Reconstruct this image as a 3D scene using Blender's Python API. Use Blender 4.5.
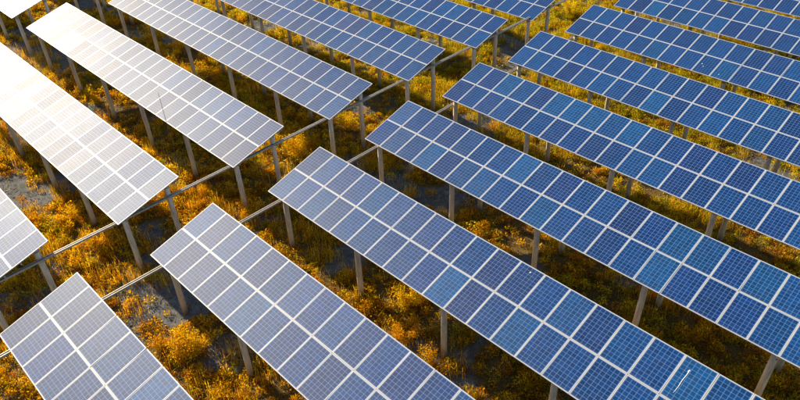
import bpy, math, random
import numpy as np
from mathutils import Matrix, Vector

for o in list(bpy.data.objects): bpy.data.objects.remove(o, do_unlink=True)
scene = bpy.context.scene
COL = scene.collection
random.seed(7); RNG = np.random.default_rng(11)
R = math.radians

# ------------------------------------------------------------------ camera
cam_data = bpy.data.cameras.new('camera')
cam = bpy.data.objects.new('camera', cam_data); COL.objects.link(cam)
cam_data.sensor_width = 36.0
cam_data.lens = 36.0 * 669.16 / 800.0
cam_data.clip_end = 5000.0
_right = Vector((0.70817170, 0.70529636, -0.03240203))
_down = Vector((0.40943542, -0.44762679, -0.79497981))
_fwd = Vector((-0.57520038, 0.54971566, -0.60576993))
_rot = Matrix((_right, -_down, -_fwd)).transposed()
cam.matrix_world = Matrix.Translation((21.8107, -18.5991, 21.1902)) @ _rot.to_4x4()
scene.camera = cam
scene.render.resolution_x = 1024; scene.render.resolution_y = 512

# ------------------------------------------------------------------ sky, sun, exposure
SUN_ELEV = 21.5
SUN_AZ = -91.5            # measured from +Y, clockwise: the sun stands off the left end of the rows
world = bpy.data.worlds.new('World'); scene.world = world; world.use_nodes = True
wn = world.node_tree.nodes; wl = world.node_tree.links
sky = wn.new('ShaderNodeTexSky'); sky.sky_type = 'NISHITA'; sky.sun_disc = False
sky.sun_elevation = R(SUN_ELEV); sky.sun_rotation = R(SUN_AZ)
sky.air_density = 1.0; sky.dust_density = 1.2; sky.ozone_density = 1.0
bg = wn['Background']; bg.inputs['Strength'].default_value = 0.085
wl.new(sky.outputs['Color'], bg.inputs['Color'])
sun_data = bpy.data.lights.new('sun', 'SUN'); sun_data.energy = 5.0; sun_data.angle = R(0.6)
sun_data.color = (1.0, 0.84, 0.60)
sun = bpy.data.objects.new('sun', sun_data); COL.objects.link(sun)
_sd = Vector((math.sin(R(SUN_AZ)) * math.cos(R(SUN_ELEV)), math.cos(R(SUN_AZ)) * math.cos(R(SUN_ELEV)), math.sin(R(SUN_ELEV))))
sun.rotation_euler = _sd.to_track_quat('Z', 'Y').to_euler()
sun.location = _sd * 80
vs = scene.view_settings
vs.view_transform = 'Standard'; vs.look = 'None'; vs.gamma = 1.0; vs.use_curve_mapping = False
vs.exposure = 1.18

# ------------------------------------------------------------------ material helpers
def new_mat(name):
    m = bpy.data.materials.new(name); m.use_nodes = True
    nt = m.node_tree; nt.nodes.clear()
    out = nt.nodes.new('ShaderNodeOutputMaterial')
    return m, nt, out
def N(nt, typ, **kw):
    n = nt.nodes.new(typ)
    for k, v in kw.items(): setattr(n, k, v)
    return n
def math_n(nt, op, a, b=None, clamp=False):
    n = N(nt, 'ShaderNodeMath', operation=op, use_clamp=clamp)
    for i, v in enumerate((a, b)):
        if v is None: continue
        if isinstance(v, (int, float)): n.inputs[i].default_value = v
        else: nt.links.new(v, n.inputs[i])
    return n.outputs[0]
def mix_c(nt, f, a, b, mode='MIX'):
    n = N(nt, 'ShaderNodeMix', data_type='RGBA', blend_type=mode)
    for i, v in ((0, f), (6, a), (7, b)):
        if isinstance(v, (int, float)): n.inputs[i].default_value = v
        elif isinstance(v, tuple): n.inputs[i].default_value = v
        else: nt.links.new(v, n.inputs[i])
    return n.outputs[2]
def ramp(nt, f, stops, interp='LINEAR'):
    n = N(nt, 'ShaderNodeValToRGB'); n.color_ramp.interpolation = interp
    e = n.color_ramp.elements
    while len(e) < len(stops): e.new(0.5)
    for k, (p, c) in enumerate(stops):
        e[k].position = p; e[k].color = (*c, 1) if len(c) == 3 else c
    nt.links.new(f, n.inputs[0]); return n.outputs[0]
def noise(nt, vec, scale, detail=4, rough=.55):
    n = N(nt, 'ShaderNodeTexNoise'); n.inputs['Scale'].default_value = scale
    n.inputs['Detail'].default_value = detail; n.inputs['Roughness'].default_value = rough
    if vec is not None: nt.links.new(vec, n.inputs['Vector'])
    return n.outputs['Fac']

# dimensions of a module and of a table of 2 x 24 modules (metres)
S = 1.06
PITCH = 1.0 * S
SLANT = 3.103 * S
TILT = 0.2681375
GAP = 0.008
MW = PITCH - GAP
MH = SLANT / 2 - GAP
FRAME = 0.030
GW, GH = MW - 2 * FRAME, MH - 2 * FRAME      # glass
MARG = 0.014
CW, CH = (GW - 2 * MARG) / 6, (GH - 2 * MARG) / 10

def glass_material():
    m, nt, out = new_mat('polycrystalline_cells_under_glass')
    tc = N(nt, 'ShaderNodeTexCoord'); sp = N(nt, 'ShaderNodeSeparateXYZ'); nt.links.new(tc.outputs['Object'], sp.inputs[0])
    oi = N(nt, 'ShaderNodeObjectInfo')
    ux = math_n(nt, 'DIVIDE', math_n(nt, 'ADD', sp.outputs[0], 3 * CW), CW)
    uy = math_n(nt, 'DIVIDE', math_n(nt, 'ADD', sp.outputs[1], 5 * CH), CH)
    fx = math_n(nt, 'ABSOLUTE', math_n(nt, 'SUBTRACT', math_n(nt, 'FRACT', ux), 0.5))
    fy = math_n(nt, 'ABSOLUTE', math_n(nt, 'SUBTRACT', math_n(nt, 'FRACT', uy), 0.5))
    lx = math_n(nt, 'GREATER_THAN', fx, 0.5 - 0.036)
    ly = math_n(nt, 'GREATER_THAN', fy, 0.5 - 0.034)
    outx = math_n(nt, 'GREATER_THAN', math_n(nt, 'ABSOLUTE', sp.outputs[0]), 3 * CW - 0.003)
    outy = math_n(nt, 'GREATER_THAN', math_n(nt, 'ABSOLUTE', sp.outputs[1]), 5 * CH - 0.003)
    line = math_n(nt, 'MAXIMUM', math_n(nt, 'MAXIMUM', lx, ly), math_n(nt, 'MAXIMUM', outx, outy))
    # three busbars per cell, running up the slope
    bus = math_n(nt, 'FRACT', math_n(nt, 'ADD', math_n(nt, 'MULTIPLY', ux, 3.0), 0.0))
    busl = math_n(nt, 'GREATER_THAN', math_n(nt, 'ABSOLUTE', math_n(nt, 'SUBTRACT', bus, 0.5)), 0.5 - 2)
    busl = math_n(nt, 'LESS_THAN', math_n(nt, 'ABSOLUTE', math_n(nt, 'SUBTRACT', bus, 0.5)), 0.030)
    # module tint, cell tint, crystal flakes
    base = oi.outputs['Color']
    wn_ = N(nt, 'ShaderNodeTexWhiteNoise', noise_dimensions='4D')
    cv = N(nt, 'ShaderNodeCombineXYZ')
    nt.links.new(math_n(nt, 'FLOOR', ux), cv.inputs[0]); nt.links.new(math_n(nt, 'FLOOR', uy), cv.inputs[1])
    nt.links.new(cv.outputs[0], wn_.inputs['Vector']); nt.links.new(math_n(nt, 'MULTIPLY', oi.outputs['Random'], 531.0), wn_.inputs['W'])
    vo = N(nt, 'ShaderNodeTexVoronoi'); vo.inputs['Scale'].default_value = 55.0
    off = N(nt, 'ShaderNodeVectorMath', operation='ADD'); nt.links.new(tc.outputs['Object'], off.inputs[0])
    cx = N(nt, 'ShaderNodeCombineXYZ'); nt.links.new(math_n(nt, 'MULTIPLY', oi.outputs['Random'], 97.0), cx.inputs[2]); nt.links.new(cx.outputs[0], off.inputs[1])
    nt.links.new(off.outputs[0], vo.inputs['Vector'])
    sepc = N(nt, 'ShaderNodeSeparateColor'); nt.links.new(vo.outputs['Color'], sepc.inputs[0])
    k = math_n(nt, 'ADD', 0.66, math_n(nt, 'ADD', math_n(nt, 'MULTIPLY', wn_.outputs['Value'], 0.44), math_n(nt, 'MULTIPLY', sepc.outputs[0], 0.28)))
    kc = N(nt, 'ShaderNodeCombineColor')
    for i in range(3): nt.links.new(k, kc.inputs[i])
    cell = mix_c(nt, 1.0, base, kc.outputs[0], 'MULTIPLY')
    cell = mix_c(nt, math_n(nt, 'MULTIPLY', busl, 0.4), cell, (0.14, 0.21, 0.36, 1))
    col = mix_c(nt, line, cell, (0.12, 0.23, 0.46, 1))
    # dust film: thicker towards the lower edge, blotchy
    dn = noise(nt, off.outputs[0], 2.4, 5, .6)
    dn2 = noise(nt, off.outputs[0], 19.0, 3, .6)
    low = math_n(nt, 'MULTIPLY', math_n(nt, 'SUBTRACT', -GH / 2 + 0.10, sp.outputs[1]), 7.0, clamp=True)
    dust = math_n(nt, 'ADD', math_n(nt, 'MULTIPLY', math_n(nt, 'SUBTRACT', dn, 0.44), 0.08, clamp=True), math_n(nt, 'MULTIPLY', low, 0.16))
    dust = math_n(nt, 'MULTIPLY', dust, math_n(nt, 'ADD', 0.4, dn2), clamp=True)
    col = mix_c(nt, dust, col, (0.34, 0.33, 0.32, 1))
    # cells seen through the glass, and the stippled solar glass above them
    df = N(nt, 'ShaderNodeBsdfDiffuse'); nt.links.new(col, df.inputs[0])
    gl = N(nt, 'ShaderNodeBsdfGlossy', distribution='BECKMANN')
    gl.inputs['Color'].default_value = (0.43, 0.44, 0.44, 1)
    rr = math_n(nt, 'ADD', 0.485, math_n(nt, 'ADD', math_n(nt, 'MULTIPLY', dn, 0.06), math_n(nt, 'MULTIPLY', oi.outputs['Random'], 0.035)))
    nt.links.new(rr, gl.inputs['Roughness'])
    fr = N(nt, 'ShaderNodeFresnel'); fr.inputs['IOR'].default_value = 1.75
    mx = N(nt, 'ShaderNodeMixShader'); nt.links.new(math_n(nt, 'ADD', 0.058, math_n(nt, 'MULTIPLY', fr.outputs[0], 0.25)), mx.inputs[0]);   # anti-reflective coat: weak rise towards grazing
    nt.links.new(df.outputs[0], mx.inputs[1]); nt.links.new(gl.outputs[0], mx.inputs[2])
    nt.links.new(mx.outputs[0], out.inputs[0])
    return m

def plain(name, col, rough=.5, metal=0.0, var=.15, scale=6.0, bump=0.0):
    m, nt, out = new_mat(name)
    tc = N(nt, 'ShaderNodeTexCoord')
    nz = noise(nt, tc.outputs['Object'], scale, 5, .6)
    lo = tuple(c * (1 - var) for c in col); hi = tuple(min(1, c * (1 + var)) for c in col)
    c = ramp(nt, nz, [(0.3, lo), (0.7, hi)])
    p = N(nt, 'ShaderNodeBsdfPrincipled'); nt.links.new(c, p.inputs['Base Color'])
    p.inputs['Roughness'].default_value = rough; p.inputs['Metallic'].default_value = metal
    if bump:
        b = N(nt, 'ShaderNodeBump'); b.inputs['Strength'].default_value = bump; b.inputs['Distance'].default_value = .01
        nt.links.new(noise(nt, tc.outputs['Object'], scale * 6, 4), b.inputs['Height']); nt.links.new(b.outputs[0], p.inputs['Normal'])
    nt.links.new(p.outputs[0], out.inputs[0]); return m

M_GLASS = glass_material()
M_FRAME = plain('anodised_aluminium_frame', (0.50, 0.50, 0.50), .5, .1, .06, 3.0)
M_STEEL = plain('galvanised_steel', (0.36, 0.34, 0.31), .55, .3, .3, 9.0)
M_TRAYFLOOR = plain('dull_tray_floor', (0.16, 0.15, 0.14), .8, 0, .3, 5.0)
M_DARK = plain('dark_hole', (0.03, 0.03, 0.03), .9, 0, .1)
M_ROD = plain('dark_rod_steel', (0.12, 0.12, 0.13), .45, .6, .2)
M_DROP = plain('bird_lime', (0.78, 0.78, 0.74), .8, 0, .12, 30)

def concrete_material():
    m, nt, out = new_mat('weathered_concrete_post')
    tc = N(nt, 'ShaderNodeTexCoord'); oi = N(nt, 'ShaderNodeObjectInfo')
    off = N(nt, 'ShaderNodeVectorMath', operation='ADD'); nt.links.new(tc.outputs['Object'], off.inputs[0])
    cx = N(nt, 'ShaderNodeCombineXYZ'); nt.links.new(math_n(nt, 'MULTIPLY', oi.outputs['Random'], 41.0), cx.inputs[0]); nt.links.new(cx.outputs[0], off.inputs[1])
    mp = N(nt, 'ShaderNodeMapping'); mp.inputs['Scale'].default_value = (1, 1, 0.22); nt.links.new(off.outputs[0], mp.inputs[0])
    n1 = noise(nt, mp.outputs[0], 7.0, 6, .65)
    c = ramp(nt, n1, [(0.30, (0.36, 0.31, 0.24)), (0.52, (0.60, 0.54, 0.45)), (0.75, (0.74, 0.68, 0.59))])
    sp = N(nt, 'ShaderNodeSeparateXYZ'); nt.links.new(tc.outputs['Object'], sp.inputs[0])
    soil = math_n(nt, 'MULTIPLY', math_n(nt, 'SUBTRACT', math_n(nt, 'ADD', 0.25, math_n(nt, 'MULTIPLY', n1, 0.7)), sp.outputs[2]), 1.6, clamp=True)
    c = mix_c(nt, math_n(nt, 'MULTIPLY', soil, .7), c, (0.17, 0.12, 0.07, 1))
    p = N(nt, 'ShaderNodeBsdfPrincipled'); nt.links.new(c, p.inputs['Base Color']); p.inputs['Roughness'].default_value = .85
    b = N(nt, 'ShaderNodeBump'); b.inputs['Strength'].default_value = .4; b.inputs['Distance'].default_value = .01
    nt.links.new(noise(nt, off.outputs[0], 30, 4), b.inputs['Height']); nt.links.new(b.outputs[0], p.inputs['Normal'])
    nt.links.new(p.outputs[0], out.inputs[0]); return m
M_POST = concrete_material()

# ------------------------------------------------------------------ mesh helpers
def mesh(name, verts, faces, mats):
    me = bpy.data.meshes.new(name); me.from_pydata(verts, [], faces)
    for m in mats: me.materials.append(m)
    me.update(); return me
def box_vf(x0, x1, y0, y1, z0, z1, base=0):
    v = [(x0, y0, z0), (x1, y0, z0), (x1, y1, z0), (x0, y1, z0), (x0, y0, z1), (x1, y0, z1), (x1, y1, z1), (x0, y1, z1)]
    f = [(0, 3, 2, 1), (4, 5, 6, 7), (0, 1, 5, 4), (1, 2, 6, 5), (2, 3, 7, 6), (3, 0, 4, 7)]
    return v, [tuple(i + base for i in q) for q in f]
def boxes(name, lst, mats):
    V, F = [], []
    for b in lst:
        v, f = box_vf(*b, base=len(V)); V += v; F += f
    return mesh(name, V, F, mats)
def tube(name, r0, r1, z0, z1, n, mats, smooth=True, cap_in=0.0):
    V, F = [], []
    for z, r in ((z0, r0), (z1 - cap_in, r1), (z1, r1 - cap_in)):
        V += [(r * math.cos(2 * math.pi * i / n), r * math.sin(2 * math.pi * i / n), z) for i in range(n)]
    for k in range(2):
        F += [(k * n + i, k * n + (i + 1) % n, (k + 1) * n + (i + 1) % n, (k + 1) * n + i) for i in range(n)]
    F.append(tuple(2 * n + i for i in range(n))); F.append(tuple(reversed(range(n))))
    me = mesh(name, V, F, mats)
    if smooth:
        me.polygons.foreach_set('use_smooth', [len(p.vertices) == 4 for p in me.polygons])
    return me
def obj(name, me, parent=None, loc=(0, 0, 0), rot=(0, 0, 0)):
    o = bpy.data.objects.new(name, me); COL.objects.link(o); o.location = loc; o.rotation_euler = rot
    if parent: o.parent = parent
    return o
def tag(o, label=None, cat=None, group=None, kind=None):
    if label: o['label'] = label
    if cat: o['category'] = cat
    if group: o['group'] = group
    if kind: o['kind'] = kind
    return o
def empty(name, loc): return obj(name, None, None, loc)

# ------------------------------------------------------------------ ground
GRP = RNG.uniform(-1, 1, (9, 2)); GPH = RNG.uniform(0, 6.28, 9)
def ground_h(x, y):
    h = 0 * x
    for k in range(9):
        a = GRP[k] / np.linalg.norm(GRP[k]); w = (0.35, .5, .8, 1.1, 1.5, 2.1, 2.7, .22, .15)[k]
        h = h + (0.05, .04, .03, .025, .02, .014, .01, .06, .06)[k] * np.sin((a[0] * x + a[1] * y) * w + GPH[k])
    fade = np.clip(1 - (np.hypot(x + 8, y - 6) - 60) / 60, 0, 1)
    return h * fade - 0.02
def hashn(ix, iy, s):
    v = np.sin(ix * 127.1 + iy * 311.7 + s * 74.7) * 43758.5453
    return v - np.floor(v)
def vnoise(x, y, s=0):
    ix = np.floor(x); iy = np.floor(y); fx = x - ix; fy = y - iy
    fx = fx * fx * (3 - 2 * fx); fy = fy * fy * (3 - 2 * fy)
    a = hashn(ix, iy, s); b = hashn(ix + 1, iy, s); c = hashn(ix, iy + 1, s); e = hashn(ix + 1, iy + 1, s)
    return (a * (1 - fx) + b * fx) * (1 - fy) + (c * (1 - fx) + e * fx) * fy
def fbm(x, y, s=0): return .5 * vnoise(x, y, s) + .3 * vnoise(x * 2.1 + 5, y * 2.1, s + 1) + .2 * vnoise(x * 4.3, y * 4.3 + 9, s + 2)

def ground_material():
    m, nt, out = new_mat('sandy_soil_with_low_weeds')
    tc = N(nt, 'ShaderNodeTexCoord'); v = tc.outputs['Object']
    n1 = noise(nt, v, .35, 6, .6); n2 = noise(nt, v, 2.3, 6, .65); n3 = noise(nt, v, 14.0, 5, .7)
    soil = ramp(nt, n2, [(0.25, (0.065, 0.068, 0.072)), (0.5, (0.125, 0.131, 0.138)), (0.75, (0.22, 0.228, 0.236))])
    litter = ramp(nt, n3, [(0.30, (0.050, 0.034, 0.014)), (0.5, (0.15, 0.095, 0.028)), (0.72, (0.27, 0.18, 0.045))])
    ba = N(nt, 'ShaderNodeAttribute'); ba.attribute_name = 'bare'
    msk = math_n(nt, 'ADD', math_n(nt, 'SUBTRACT', 1.0, ba.outputs['Fac']), math_n(nt, 'MULTIPLY', math_n(nt, 'ADD', math_n(nt, 'SUBTRACT', n3, .5), math_n(nt, 'SUBTRACT', n2, .5)), 1.8))
    f = math_n(nt, 'MULTIPLY', math_n(nt, 'SUBTRACT', msk, 0.22), 2.5, clamp=True)
    c = mix_c(nt, f, soil, litter)
    p = N(nt, 'ShaderNodeBsdfPrincipled'); nt.links.new(c, p.inputs['Base Color']); p.inputs['Roughness'].default_value = .95
    p.inputs['Specular IOR Level'].default_value = .15
    b = N(nt, 'ShaderNodeBump'); b.inputs['Strength'].default_value = .9; b.inputs['Distance'].default_value = .06
    nt.links.new(math_n(nt, 'ADD', n3, math_n(nt, 'MULTIPLY', n2, 1.5)), b.inputs['Height']); nt.links.new(b.outputs[0], p.inputs['Normal'])
    nt.links.new(p.outputs[0], out.inputs[0]); return m
def build_ground():
    core = np.arange(-58, 58.01, 0.4)
    far = np.array([70, 85, 110, 160, 260, 500, 1000, 2500.])
    ax = np.concatenate([-far[::-1], core, far])
    X, Y = np.meshgrid(ax - 8, ax + 6, indexing='ij'); Z = ground_h(X, Y)
    n = len(ax); V = np.stack([X, Y, Z], -1).reshape(-1, 3)
    idx = np.arange(n * n).reshape(n, n)
    F = np.stack([idx[:-1, :-1], idx[1:, :-1], idx[1:, 1:], idx[:-1, 1:]], -1).reshape(-1, 4)
    me = mesh('ground', V.tolist(), F.tolist(), [ground_material()])
    me.polygons.foreach_set('use_smooth', [True] * len(me.polygons))
    at = me.attributes.new('bare', 'FLOAT', 'POINT')
    at.data.foreach_set('value', np.clip((.43 - fbm(V[:, 0] * .30, V[:, 1] * .30, 3)) / .07, 0, 1).astype(np.float32))
    o = obj('ground', me); o['kind'] = 'structure'
build_ground()

# ------------------------------------------------------------------ solar tables
GZ = 3.15 * S                 # height of the front edge of a table
CT, ST = math.cos(TILT), math.sin(TILT)
NCOL = 24
FR_T = 0.040
def frame_mesh():
    a, b = MW / 2, MH / 2; i, j = a - FRAME, b - FRAME
    # a ring: outer, inner, top at z 0, bottom at -FR_T, top outer edge slightly rounded off
    c = .003
    rings = [(a, b, -FR_T), (a, b, -c), (a - c, b - c, 0), (i, j, 0), (i, j, -FR_T)]
    V = []
    for (p, q, z) in rings: V += [(-p, -q, z), (p, -q, z), (p, q, z), (-p, q, z)]
    F = []
    for k in range(5):
        k2 = (k + 1) % 5
        for s in range(4):
            F.append((k * 4 + s, k * 4 + (s + 1) % 4, k2 * 4 + (s + 1) % 4, k2 * 4 + s))
    return mesh('panel_frame', V, F, [M_FRAME])
ME_FRAME = frame_mesh()
ME_GLASS = boxes('cell_glass', [(-GW / 2 - .001, GW / 2 + .001, -GH / 2 - .001, GH / 2 + .001, -.010, -.004)], [M_GLASS])
ME_PURLIN = boxes('purlin', [(-.03, NCOL * PITCH + .03, -.03, .03, -.09, 0)], [M_STEEL])
RAF_L = SLANT - .35
ME_RAFTER = boxes('rafter', [(-.04, .04, -RAF_L / 2, RAF_L / 2, -.11, 0)], [M_STEEL])
POST_R = 0.122
POST_OFF = [0.52 + 4.59 * k for k in range(6)]         # in module widths from the table's end
Y_FRONT, Y_REAR = .45 * S, (3.103 * CT - .45) * S
UNDER = FR_T + .09 + .11
def top_at(y): return GZ + y * ST / CT - UNDER / CT
ME_POST_F = tube('post', POST_R * 1.04, POST_R, -.25, top_at(Y_FRONT) + .02, 14, [M_POST], cap_in=.012)
ME_POST_R = tube('post', POST_R * 1.04, POST_R, -.25, top_at(Y_REAR) + .02, 14, [M_POST], cap_in=.012)
ME_CLAMP = tube('clamp', POST_R + .014, POST_R + .014, -.07, .07, 14, [M_STEEL], cap_in=.004)

def slope_pt(s, n=0.0):     # s along the slope from the front edge, n along the module normal
    return (s * CT - n * ST, GZ + s * ST + n * CT)

TINTS = [((0.0012, 0.0370, 0.142), 34), ((0.0020, 0.0290, 0.124), 28), ((0.0045, 0.0240, 0.110), 12), ((0.0008, 0.0450, 0.156), 22), ((0.0012, 0.050, 0.160), 5)]
TEAL = (0.0008, 0.058, 0.172)
def build_table(xu, yu, zu, flip, label, hole_at=None, dropping=None, teal=(), spots=()):
    """xu: x of the left end of the table in module widths; flip: posts counted from the right end"""
    t = empty('solar_array', (xu * S, yu * S, 0)); tag(t, label, 'solar array', 'solar arrays on tall posts')
    dz = zu * S; ph = random.uniform(0, 6.28); wf = random.uniform(.25, .45)
    for r in range(2):
        for c in range(NCOL):
            s = (r + .5) * SLANT / 2; y, z = slope_pt(s, random.uniform(-.002, .002))
            rot = (TILT + R(random.gauss(0, .18)), R(random.gauss(0, .18)), R(random.gauss(0, .05)))
            p = obj('panel', ME_FRAME, t, ((c + .5) * PITCH, y, z + dz + .012 * math.sin(c * wf + ph) + .008), rot)
            g = obj('glass', ME_GLASS, p)
            tint = TEAL if (r, c) in teal else random.choices([q[0] for q in TINTS], [q[1] for q in TINTS])[0]
            k = random.uniform(.86, 1.16) * .94; g.color = (tint[0] * k * .7, tint[1] * k, tint[2] * k * 1.12, 1)
            for (sr, sc, sx, sy, sd) in spots:
                if (sr, sc) == (r, c): obj('dropping', splat_mesh(sx, sy, sd), p)
            if dropping and (r, c) == dropping:
                obj('dropping', dropping_mesh(), p)
    for s in (.36, MH - .36, SLANT / 2 + .36, SLANT - .36):
        y, z = slope_pt(s, -FR_T - .004); obj('purlin', ME_PURLIN, t, (0, y, z + dz), (TILT, 0, 0))
    for k, po in enumerate(POST_OFF):
        x = (NCOL - po if flip else po) * PITCH
        y, z = slope_pt(SLANT / 2, -FR_T - .098); obj('rafter', ME_RAFTER, t, (x, y, z + dz), (TILT, 0, 0))
        for me, yy in ((ME_POST_F, Y_FRONT), (ME_POST_R, Y_REAR)):
            q = obj('post', me, t, (x + random.uniform(-.03, .03), yy, dz), (R(random.gauss(0, .25)), R(random.gauss(0, .25)), random.uniform(0, 6)))
            obj('clamp', ME_CLAMP, q, (0, 0, top_at(yy) - .12))
            if hole_at == k and yy == Y_FRONT:
                h = obj('bolt_hole', ME_HOLE, q, (0, 0, top_at(yy) - .42)); h.rotation_euler = (0, 0, R(-45) - q.rotation_euler[2])
    return t
def hole_mesh():
    n = 10; V = [(POST_R * 1.03 + .004, .026 * math.cos(6.2832 * i / n), .026 * math.sin(6.2832 * i / n)) for i in range(n)]
    V += [(POST_R * .9, v[1], v[2]) for v in V]
    F = [tuple(range(n))] + [(i, n + i, n + (i + 1) % n, (i + 1) % n) for i in range(n)]
    return mesh('bolt_hole', V, F, [M_DARK])
ME_HOLE = hole_mesh()
def splat_mesh(x, y, seed):
    # a small irregular splash of bird lime, proud of the glass
    rg = random.Random(seed); n = 11; V = [(x, y, .0015)]
    for i in range(n):
        r = .024 * rg.uniform(.55, 1.5); a = 6.2832 * i / n
        V.append((x + r * math.cos(a), y + r * 1.3 * math.sin(a), -.0035))
    return mesh('dropping', V, [(0, 1 + i, 1 + (i + 1) % n) for i in range(n)], [M_DROP])
def dropping_mesh():
    # a splash near the upper edge with a runnel down the slope, standing 2-5 mm proud of the glass
    V, F = [], []
    prof = [(y - .10, w) for y, w in ((.52, .005), (.50, .020), (.48, .028), (.45, .024), (.42, .012), (.30, .010), (.15, .009), (.0, .009), (-.15, .008), (-.30, .007), (-.44, .003))]
    for k, (y, w) in enumerate(prof):
        x = -.20 + .008 * math.sin(k * 1.7) + .015 * (y - .5)
        V += [(x - w, y, -.004), (x - w * .5, y, .000), (x + w * .5, y, .000), (x + w, y, -.004)]
    for k in range(len(prof) - 1):
        for s in range(3): F.append((k * 4 + s, k * 4 + 4 + s, k * 4 + 5 + s, k * 4 + 1 + s))
    return mesh('dropping', V, F, [M_DROP])

XL = -2.5702
SPY = 5.56
TABLES = [
 # x(left end), y, z, flip, label
 (-.06, -16.72, .03, False, 'washed-out violet-grey solar array cut off by the bottom left corner', {}),
 (.02, -11.19, .05, False, 'pale lavender solar array fading to blue, entering from the bottom edge left of centre', dict(teal=((0, 5),))),
 (.06, -5.70, .08, False, 'long blue solar array running to the bottom right, a white bird dropping on one panel', dict(dropping=(1, 17), teal=((0, 9), (0, 12), (1, 17), (0, 2), (1, 4)), spots=((1, 11, .02, .58, 1),))),
 (-.06, .02, -.03, False, 'blue solar array across the middle whose lower side shows a post with a bolt hole', dict(hole_at=4, teal=((0, 9), (0, 14), (1, 14), (1, 17), (1, 7), (0, 3)))),
 (-.02, 5.45, .04, False, 'blue solar array leaving the right edge halfway up, two rows behind the bird-marked one', dict(teal=((1, 5), (1, 6), (1, 7), (1, 9), (1, 2)))),
 (.01, 10.94, .03, False, 'fourth solar array counted down from the top right corner, blue with one teal panel', dict(teal=((0, 8),))),
 (.05, 16.51, -.01, False, 'blue solar array near the top right, a yellow-green weed strip along its lower side', dict(teal=((0, 9), (0, 5)), spots=((0, 8, -.28, 0.0, 2), (0, 9, -.15, -.45, 3), (0, 8, -.12, -.18, 4)))),
 (.05, 22.11, -.05, False, 'second solar array from the top right corner, behind a thin dark gap', dict(teal=((0, 2),))),
 (.02, 27.72, -.03, False, 'sliver of blue solar array touching the top right corner', {}),
 (XL - 24 - .04, -16.73, 0, True, 'nearly white solar array of which only the end corner shows at the left edge', {}),
 (XL - 24 - .06, -11.18, .02, True, 'blown-out white solar array crossing the left edge, golden weeds on both sides', {}),
 (XL - 24 - .02, -5.68, .05, True, 'pale grey solar array shown whole, a thin dark rod in front of it', {}),
 (XL - 24 + .01, -.03, .06, True, 'pale grey-blue solar array starting at the top edge, behind the one with the rod', {}),
 (XL - 24 + .05, 5.51, .03, True, 'grey-blue solar array ending in the upper centre, third down the left side', {}),
 (XL - 24 + .04, 11.2, -.05, True, 'short visible stretch of grey-blue solar array at the top edge right of centre', {}),
 (XL - 24 + .02, 16.75, -.12, True, 'end corner of a solar array at the top edge, above yellow weeds', {}),
 (XL * 2 - 48, -5.68, .03, True, 'white end corner of a solar array in the top left corner', {}),
]
for (x, y, z, fl, lab, kw) in TABLES: build_table(x, y, z, fl, lab, **kw)

# arrays of which only end posts stand in view at the top edge
build_table(XL * 2 - 48, -.03, .03, True, 'solar array beyond the top edge, its end post standing left of the pale grey-blue array')

# ------------------------------------------------------------------ tie trays along the ends of the two blocks
def build_tray(xu, zu, y0, y1, label):
    t = empty('cable_tray', (xu * S, y0 * S, GZ + zu * S)); tag(t, label, 'cable tray', 'cable trays linking the rows')
    L = (y1 - y0) * S
    for sx in (-1, 1):
        obj('side_rail', boxes('side_rail', [(sx * .055 - .018, sx * .055 + .018, 0, L, -.045, .045)], [M_STEEL]), t)
    obj('tray_floor', boxes('tray_floor', [(-.036, .036, .01, L - .01, -.035, -.015)], [M_TRAYFLOOR]), t)
    for k in range(int((y1 - y0) / SPY) + 2):           # brackets that clamp the tray to the end posts of each row
        for yy in (Y_FRONT, Y_REAR):
            y = (round(y0 / SPY) + k) * SPY * S + yy - y0 * S
            if 0.1 < y < L - .1: obj('bracket', ME_BRACKET, t, (0, y, 0))
    return t
ME_BRACKET = boxes('bracket', [(-.085, .085, -.05, .05, -.075, -.046), (-.088, -.074, -.05, .05, -.046, .05), (.074, .088, -.05, .05, -.046, .05)], [M_STEEL])
trayL = build_tray(XL - POST_OFF[0] + .16, -.06, -17.6, 22.0, 'long thin metal tray linking the end posts of the left-hand arrays')
trayR = build_tray(POST_OFF[0] - .16, -.47, -20.5, 22.0, 'long thin metal tray linking the end posts of the right-hand arrays')

# ------------------------------------------------------------------ thin rod in front of the whole pale array
rod = obj('lightning_rod', tube('lightning_rod', .022, .010, -.1, (2.05 + 3.15) * S, 8, [M_ROD]), None, (-7.85 * S, -5.93 * S, 0))
tag(rod, 'thin dark upright rod rising in front of the whole pale grey array', 'rod')

# ------------------------------------------------------------------ vegetation
def leaf_material(name, trans=.5):
    m, nt, out = new_mat(name)
    at = N(nt, 'ShaderNodeAttribute'); at.attribute_name = 'tint'
    d = N(nt, 'ShaderNodeBsdfDiffuse'); nt.links.new(at.outputs['Color'], d.inputs[0])
    tr = N(nt, 'ShaderNodeBsdfTranslucent')
    nt.links.new(mix_c(nt, 1.0, at.outputs['Color'], (1.3, 1.0, .45, 1), 'MULTIPLY'), tr.inputs[0])
    mx = N(nt, 'ShaderNodeMixShader'); mx.inputs[0].default_value = trans
    nt.links.new(d.outputs[0], mx.inputs[1]); nt.links.new(tr.outputs[0], mx.inputs[2])
    nt.links.new(mx.outputs[0], out.inputs[0]); return m
M_LEAF = leaf_material('sunlit_weed_leaf')
M_STEM = plain('weed_stem', (0.16, 0.10, 0.04), .8, 0, .3, 20)

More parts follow.
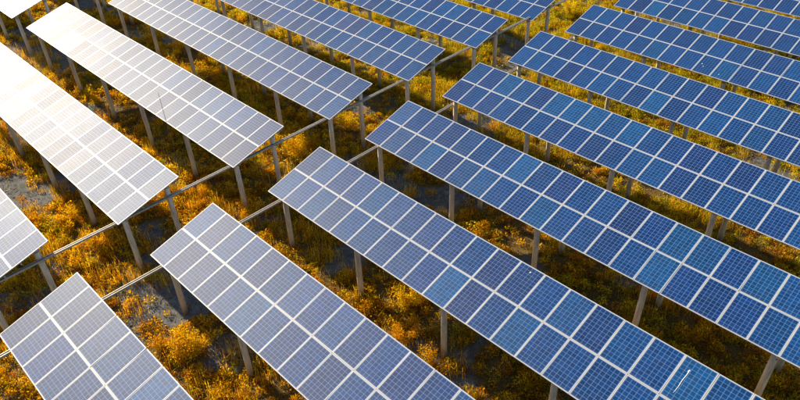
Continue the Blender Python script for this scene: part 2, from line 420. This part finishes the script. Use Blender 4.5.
def fast_mesh(name, V, F, face_col, mat):
    """V (n,3), F (m,k) with a fixed k, one colour per face"""
    me = bpy.data.meshes.new(name); m, k = F.shape
    me.vertices.add(len(V)); me.vertices.foreach_set('co', V.astype(np.float32).ravel())
    me.loops.add(m * k); me.loops.foreach_set('vertex_index', F.astype(np.int32).ravel())
    me.polygons.add(m); me.polygons.foreach_set('loop_start', (np.arange(m) * k).astype(np.int32))
    me.update(calc_edges=True)
    a = me.attributes.new('tint', 'FLOAT_COLOR', 'FACE')
    a.data.foreach_set('color', np.concatenate([face_col, np.ones((m, 1))], 1).astype(np.float32).ravel())
    me.materials.append(mat); return me
def leaves(P, out_dir, length, ratio, rng):
    """a rhombic leaf at every point, pointing roughly outwards"""
    n = len(P)
    d = out_dir + rng.normal(0, .55, (n, 3)); d[:, 2] += .15
    d /= np.linalg.norm(d, axis=1, keepdims=True) + 1e-9
    s = np.cross(d, rng.normal(0, 1, (n, 3))); s /= np.linalg.norm(s, axis=1, keepdims=True) + 1e-9
    L = length[:, None]; w = L * ratio
    V = np.stack([P + s * w * .5, P + d * L, P - s * w * .5 + d * L * .2], 1)
    return V.reshape(-1, 3), np.arange(3 * n).reshape(n, 3)
PAL = np.array([[.60, .350, .010], [.66, .450, .012], [.50, .220, .010], [.33, .125, .010], [.42, .410, .016], [.24, .300, .018], [.10, .065, .012], [.76, .60, .024]])
def tint_for(x, y, rng, n):
    """hue of the plants drifts over the field: golden on the left, greener towards the far right"""
    green = np.clip(np.clip((y - x * .05 - 3) / 13, 0, 1) * .95 + .9 * (fbm(x * .13, y * .13, 20) - .36), 0, 1)
    brown = np.clip(fbm(x * .25, y * .25, 31) - .38, 0, 1) * 1.5
    w = np.stack([1.0 - .7 * green, .8 - .2 * green, .62 + 1.5 * brown * (1 - green), .42 + 1.5 * brown * (1 - green), .30 + 2.2 * green, .22 + 1.9 * green, .45 + .6 * brown, .48 + 0 * x], 1)
    w = np.clip(w, .02, None); w /= w.sum(1, keepdims=True)
    r = rng.random(n); c = np.cumsum(w, 1); k = (r[:, None] > c).sum(1).clip(0, 7)
    return PAL[k]

def field_points(n, rng):
    # parallelogram of field in view with a margin
    x = rng.uniform(-56, 30, n); y = rng.uniform(-26, 50, n)
    # keep what lies between the bounding lines of the view
    a = (y - (-20.5)) - (x - 0) * (-.36) > -4           # left boundary of the view runs up-left
    b = (x - 21) + (y - 1) * .34 < 5                     # right boundary
    c = (y + 4) - (x + 46) * .83 < 8                     # far boundary
    d = (y + 20) - (x + 1) * .95 > -5                    # near boundary
    k = a & b & c & d
    return x[k], y[k]
def under_table(x, y):
    """1 where the ground lies under a row of tables (drier, less grows there)"""
    v = ((y / S + .03 - 0.0) / 5.56) % 1.0
    return ((v > .12) & (v < .52)).astype(float)

def build_weeds():
    rng = np.random.default_rng(5)
    x, y = field_points(44000, rng)
    dens = fbm(x * .30, y * .30, 3)
    keep = (dens + .075 * rng.normal(0, 1, len(x)) - .06 * under_table(x, y)) > .355
    x, y, dens = x[keep], y[keep], dens[keep]; n = len(x)
    big = vnoise(x * .55, y * .55, 41)
    rad = rng.uniform(.12, .40, n) * (.65 + .7 * big); hgt = rad * rng.uniform(.5, 1.5, n)
    base_t = tint_for(x, y, rng, n)
    bright = rng.uniform(.75, 1.25, n)
    cnt = (rad / .4) ** 2 * rng.uniform(150, 250, n); cnt = cnt.astype(int) + 14
    tot = cnt.sum(); ci = np.repeat(np.arange(n), cnt)
    u = rng.normal(0, 1, (tot, 3)); u[:, 2] = np.abs(u[:, 2]) * .9; u /= np.linalg.norm(u, axis=1, keepdims=True)
    rr = rng.random(tot) ** .42 * (.8 + .35 * vnoise(u[:, 0] * 2.2 + ci * 7.3, u[:, 1] * 2.2 + u[:, 2] * 1.7, 8))
    P = np.stack([x[ci] + u[:, 0] * rr * rad[ci], y[ci] + u[:, 1] * rr * rad[ci], ground_h(x[ci], y[ci]) + .02 + u[:, 2] * rr * hgt[ci]], 1)
    ln = rng.uniform(.05, .125, tot)
    V, F = leaves(P, u, ln, rng.uniform(.35, .6, (tot, 1)), rng)
    col = base_t[ci] * bright[ci][:, None]
    alt = tint_for(P[:, 0], P[:, 1], rng, tot); sw = rng.random(tot) < .45; col[sw] = alt[sw]
    col = col * rng.uniform(.72, 1.28, (tot, 1))
    o = obj('low_weeds', fast_mesh('low_weeds', V, F, np.clip(col, 0, .85), M_LEAF))
    tag(o, 'golden and rust leafy weeds covering the ground between the arrays', 'weeds', kind='stuff')
    return tot
def build_grass():
    rng = np.random.default_rng(9)
    x, y = field_points(17000, rng)
    dens = fbm(x * .22 + 3, y * .22, 13)
    keep = (dens + .08 * rng.normal(0, 1, len(x)) - .08 * under_table(x, y)) > .47
    x, y = x[keep], y[keep]; n = len(x)
    cnt = rng.integers(22, 60, n); ci = np.repeat(np.arange(n), cnt); tot = len(ci)
    sc = rng.uniform(.6, 1.25, n)
    a = rng.uniform(0, 6.283, tot); lean = np.abs(rng.normal(0, .38, tot))
    bx = x[ci] + rng.normal(0, .2, tot) * sc[ci]; by = y[ci] + rng.normal(0, .2, tot) * sc[ci]; bz = ground_h(bx, by) - .02
    h = rng.uniform(.28, .85, tot) * sc[ci]; w = rng.uniform(.006, .013, tot)
    dx, dy = np.cos(a), np.sin(a)
    sx, sy = -dy * w, dx * w
    m = np.stack([bx + dx * lean * h * .35, by + dy * lean * h * .35, bz + h * .6], 1)
    tip = np.stack([bx + dx * lean * h, by + dy * lean * h, bz + h * (1 - .25 * lean)], 1)
    b0 = np.stack([bx - sx, by - sy, bz], 1); b1 = np.stack([bx + sx, by + sy, bz], 1)
    side = np.stack([sx, sy, 0 * sx], 1) * .8
    V = np.concatenate([np.stack([b0, b1, m + side * .3], 1).reshape(-1, 3), np.stack([m - side, m + side, tip], 1).reshape(-1, 3)])
    F = np.arange(len(V)).reshape(-1, 3)
    col = tint_for(bx, by, rng, tot) * rng.uniform(.85, 1.4, (tot, 1)) * np.array([1.05, 1.05, 1.3])
    o = obj('dry_grass', fast_mesh('dry_grass', V, F, np.clip(np.concatenate([col, col]), 0, .85), M_LEAF))
    tag(o, 'tufts of tall yellow dry grass among the weeds', 'grass', kind='stuff')
    return tot
def build_litter():
    rng = np.random.default_rng(23)
    x, y = field_points(330000, rng)
    keep = rng.random(len(x)) < .25 + .75 * vnoise(x * 1.7, y * 1.7, 55); x, y = x[keep], y[keep]; n = len(x)
    P = np.stack([x, y, ground_h(x, y) + .012], 1)
    a = rng.uniform(0, 6.283, n); L = rng.uniform(.04, .16, n); w = rng.uniform(.012, .035, n)
    d = np.stack([np.cos(a), np.sin(a), rng.uniform(-.05, .45, n)], 1) * L[:, None]; q = np.stack([-np.sin(a), np.cos(a), rng.normal(0, .3, n)], 1) * w[:, None]
    V = np.stack([P - q, P + q, P + d], 1).reshape(-1, 3); F = np.arange(3 * n).reshape(n, 3)
    pal = np.array([[.24, .15, .06], [.13, .08, .035], [.36, .25, .09], [.20, .18, .14], [.30, .17, .03], [.12, .13, .03]])
    col = pal[rng.integers(0, 6, n)] * rng.uniform(.7, 1.3, (n, 1))
    o = obj('dry_litter', fast_mesh('dry_litter', V, F, col, M_LEAF)); tag(o, 'dead leaves and dry stalks strewn over the bare soil', 'litter', kind='stuff')
build_litter()
NW = build_weeds(); NG = build_grass()


# single bushes that stand out from the ground cover
BUSHES = [
 # x, y, radius, height, palette weights index, label
 (2.75, -12.4, .95, .95, 1, 'broad golden bush below the second post of the pale lavender array'),
 (1.6, -13.1, .70, .75, 0, 'smaller golden bush touching the panels at the bottom left'),
 (7.3, -4.5, .75, 1.0, 7, 'round yellow bush left of a post under the bird-marked array'),
 (8.5, -5.9, .75, .8, 2, 'orange bush at the foot of a post under the bird-marked array'),
 (-5.5, -.3, .95, 1.2, 1, 'bright yellow bush in the aisle behind the whole pale array'),
 (-3.1, -5.5, .85, .9, 0, 'golden bush in the aisle in front of the bird-marked array'),
 (-6.0, -11.9, .90, .9, 0, 'golden bush in the aisle below the blown-out white array'),
 (-9.4, -12.2, .85, .8, 1, 'golden bush under the lower side of the blown-out white array'),
 (-5.7, 3.5, .85, 1.1, 7, 'yellow bush standing between end posts in the aisle at upper centre'),
 (-2.2, 12.4, 1.0, 1.2, 1, 'yellow bush in the aisle right of centre near the top'),
 (-5.1, 27.0, 1.1, 1.2, 7, 'yellow bush at the top edge right of centre'),
 (6.0, -9.9, .75, .8, 2, 'rust-coloured bush beside the second post of the pale lavender array'),
 (10.3, -6.2, .75, .8, 0, 'orange-gold bush at the bottom edge beside the bird-marked array'),
]
def build_bush(x, y, r, h, pk, label, seed):
    rng = np.random.default_rng(100 + seed)
    t = empty('bush', (x, y, float(ground_h(np.array(x), np.array(y))))); tag(t, label, 'bush', 'bushes among the weeds')
    nb = rng.integers(7, 11); az = rng.uniform(0, 6.283) + np.arange(nb) * 6.283 / nb + rng.normal(0, .3, nb)
    V, F = [], []; P, D = [], []
    for k in range(nb):
        L = r * rng.uniform(.35, 1.25); hh = h * rng.uniform(.35, 1.1)
        pts = [np.array([0, 0, -.05]), np.array([math.cos(az[k]) * L * .4, math.sin(az[k]) * L * .4, hh * .55]), np.array([math.cos(az[k]) * L * .8, math.sin(az[k]) * L * .8, hh])]
        for a in range(2):
            p, q = pts[a], pts[a + 1]; w = (.018, .012, .005)[a:a + 2]
            b = len(V)
            for pt, ww in ((p, w[0]), (q, w[1])):
                V += [tuple(pt + np.array([math.cos(i * 2.094) * ww, math.sin(i * 2.094) * ww, 0])) for i in range(3)]
            F += [(b + i, b + (i + 1) % 3, b + 3 + (i + 1) % 3, b + 3 + i) for i in range(3)]
        # leaf sprays round the shoot
        m = int(rng.uniform(150, 520) * (r / .8) ** 2)
        s = rng.random(m) ** .6; base = np.where(s[:, None] < .5, pts[0] + (pts[1] - pts[0]) * (s * 2)[:, None], pts[1] + (pts[2] - pts[1]) * (s * 2 - 1)[:, None])
        g = rng.normal(0, 1, (m, 3)); g /= np.linalg.norm(g, axis=1, keepdims=True)
        g *= (rng.random((m, 1)) ** .5) * (.12 + .24 * r * s[:, None])
        q = base + g; q[:, 2] = np.clip(q[:, 2], .03, None); P.append(q); D.append(g / (np.linalg.norm(g, axis=1, keepdims=True) + 1e-6))
    P = np.concatenate(P); D = np.concatenate(D); n = len(P)
    LV, LF = leaves(P, D, rng.uniform(.05, .105, n), rng.uniform(.4, .6, (n, 1)), rng)
    col = np.tile(PAL[pk], (n, 1)); alt = tint_for(P[:, 0] + x, P[:, 1] + y, rng, n); sw = rng.random(n) < .6; col[sw] = alt[sw]
    col = col * rng.uniform(.75, 1.3, (n, 1))
    obj('foliage', fast_mesh('bush_foliage', LV, LF, np.clip(col, 0, .85), M_LEAF), t)
    obj('stem', mesh('bush_stem', V, F, [M_STEM]), t)
for i, b in enumerate(BUSHES): build_bush(*b, i)
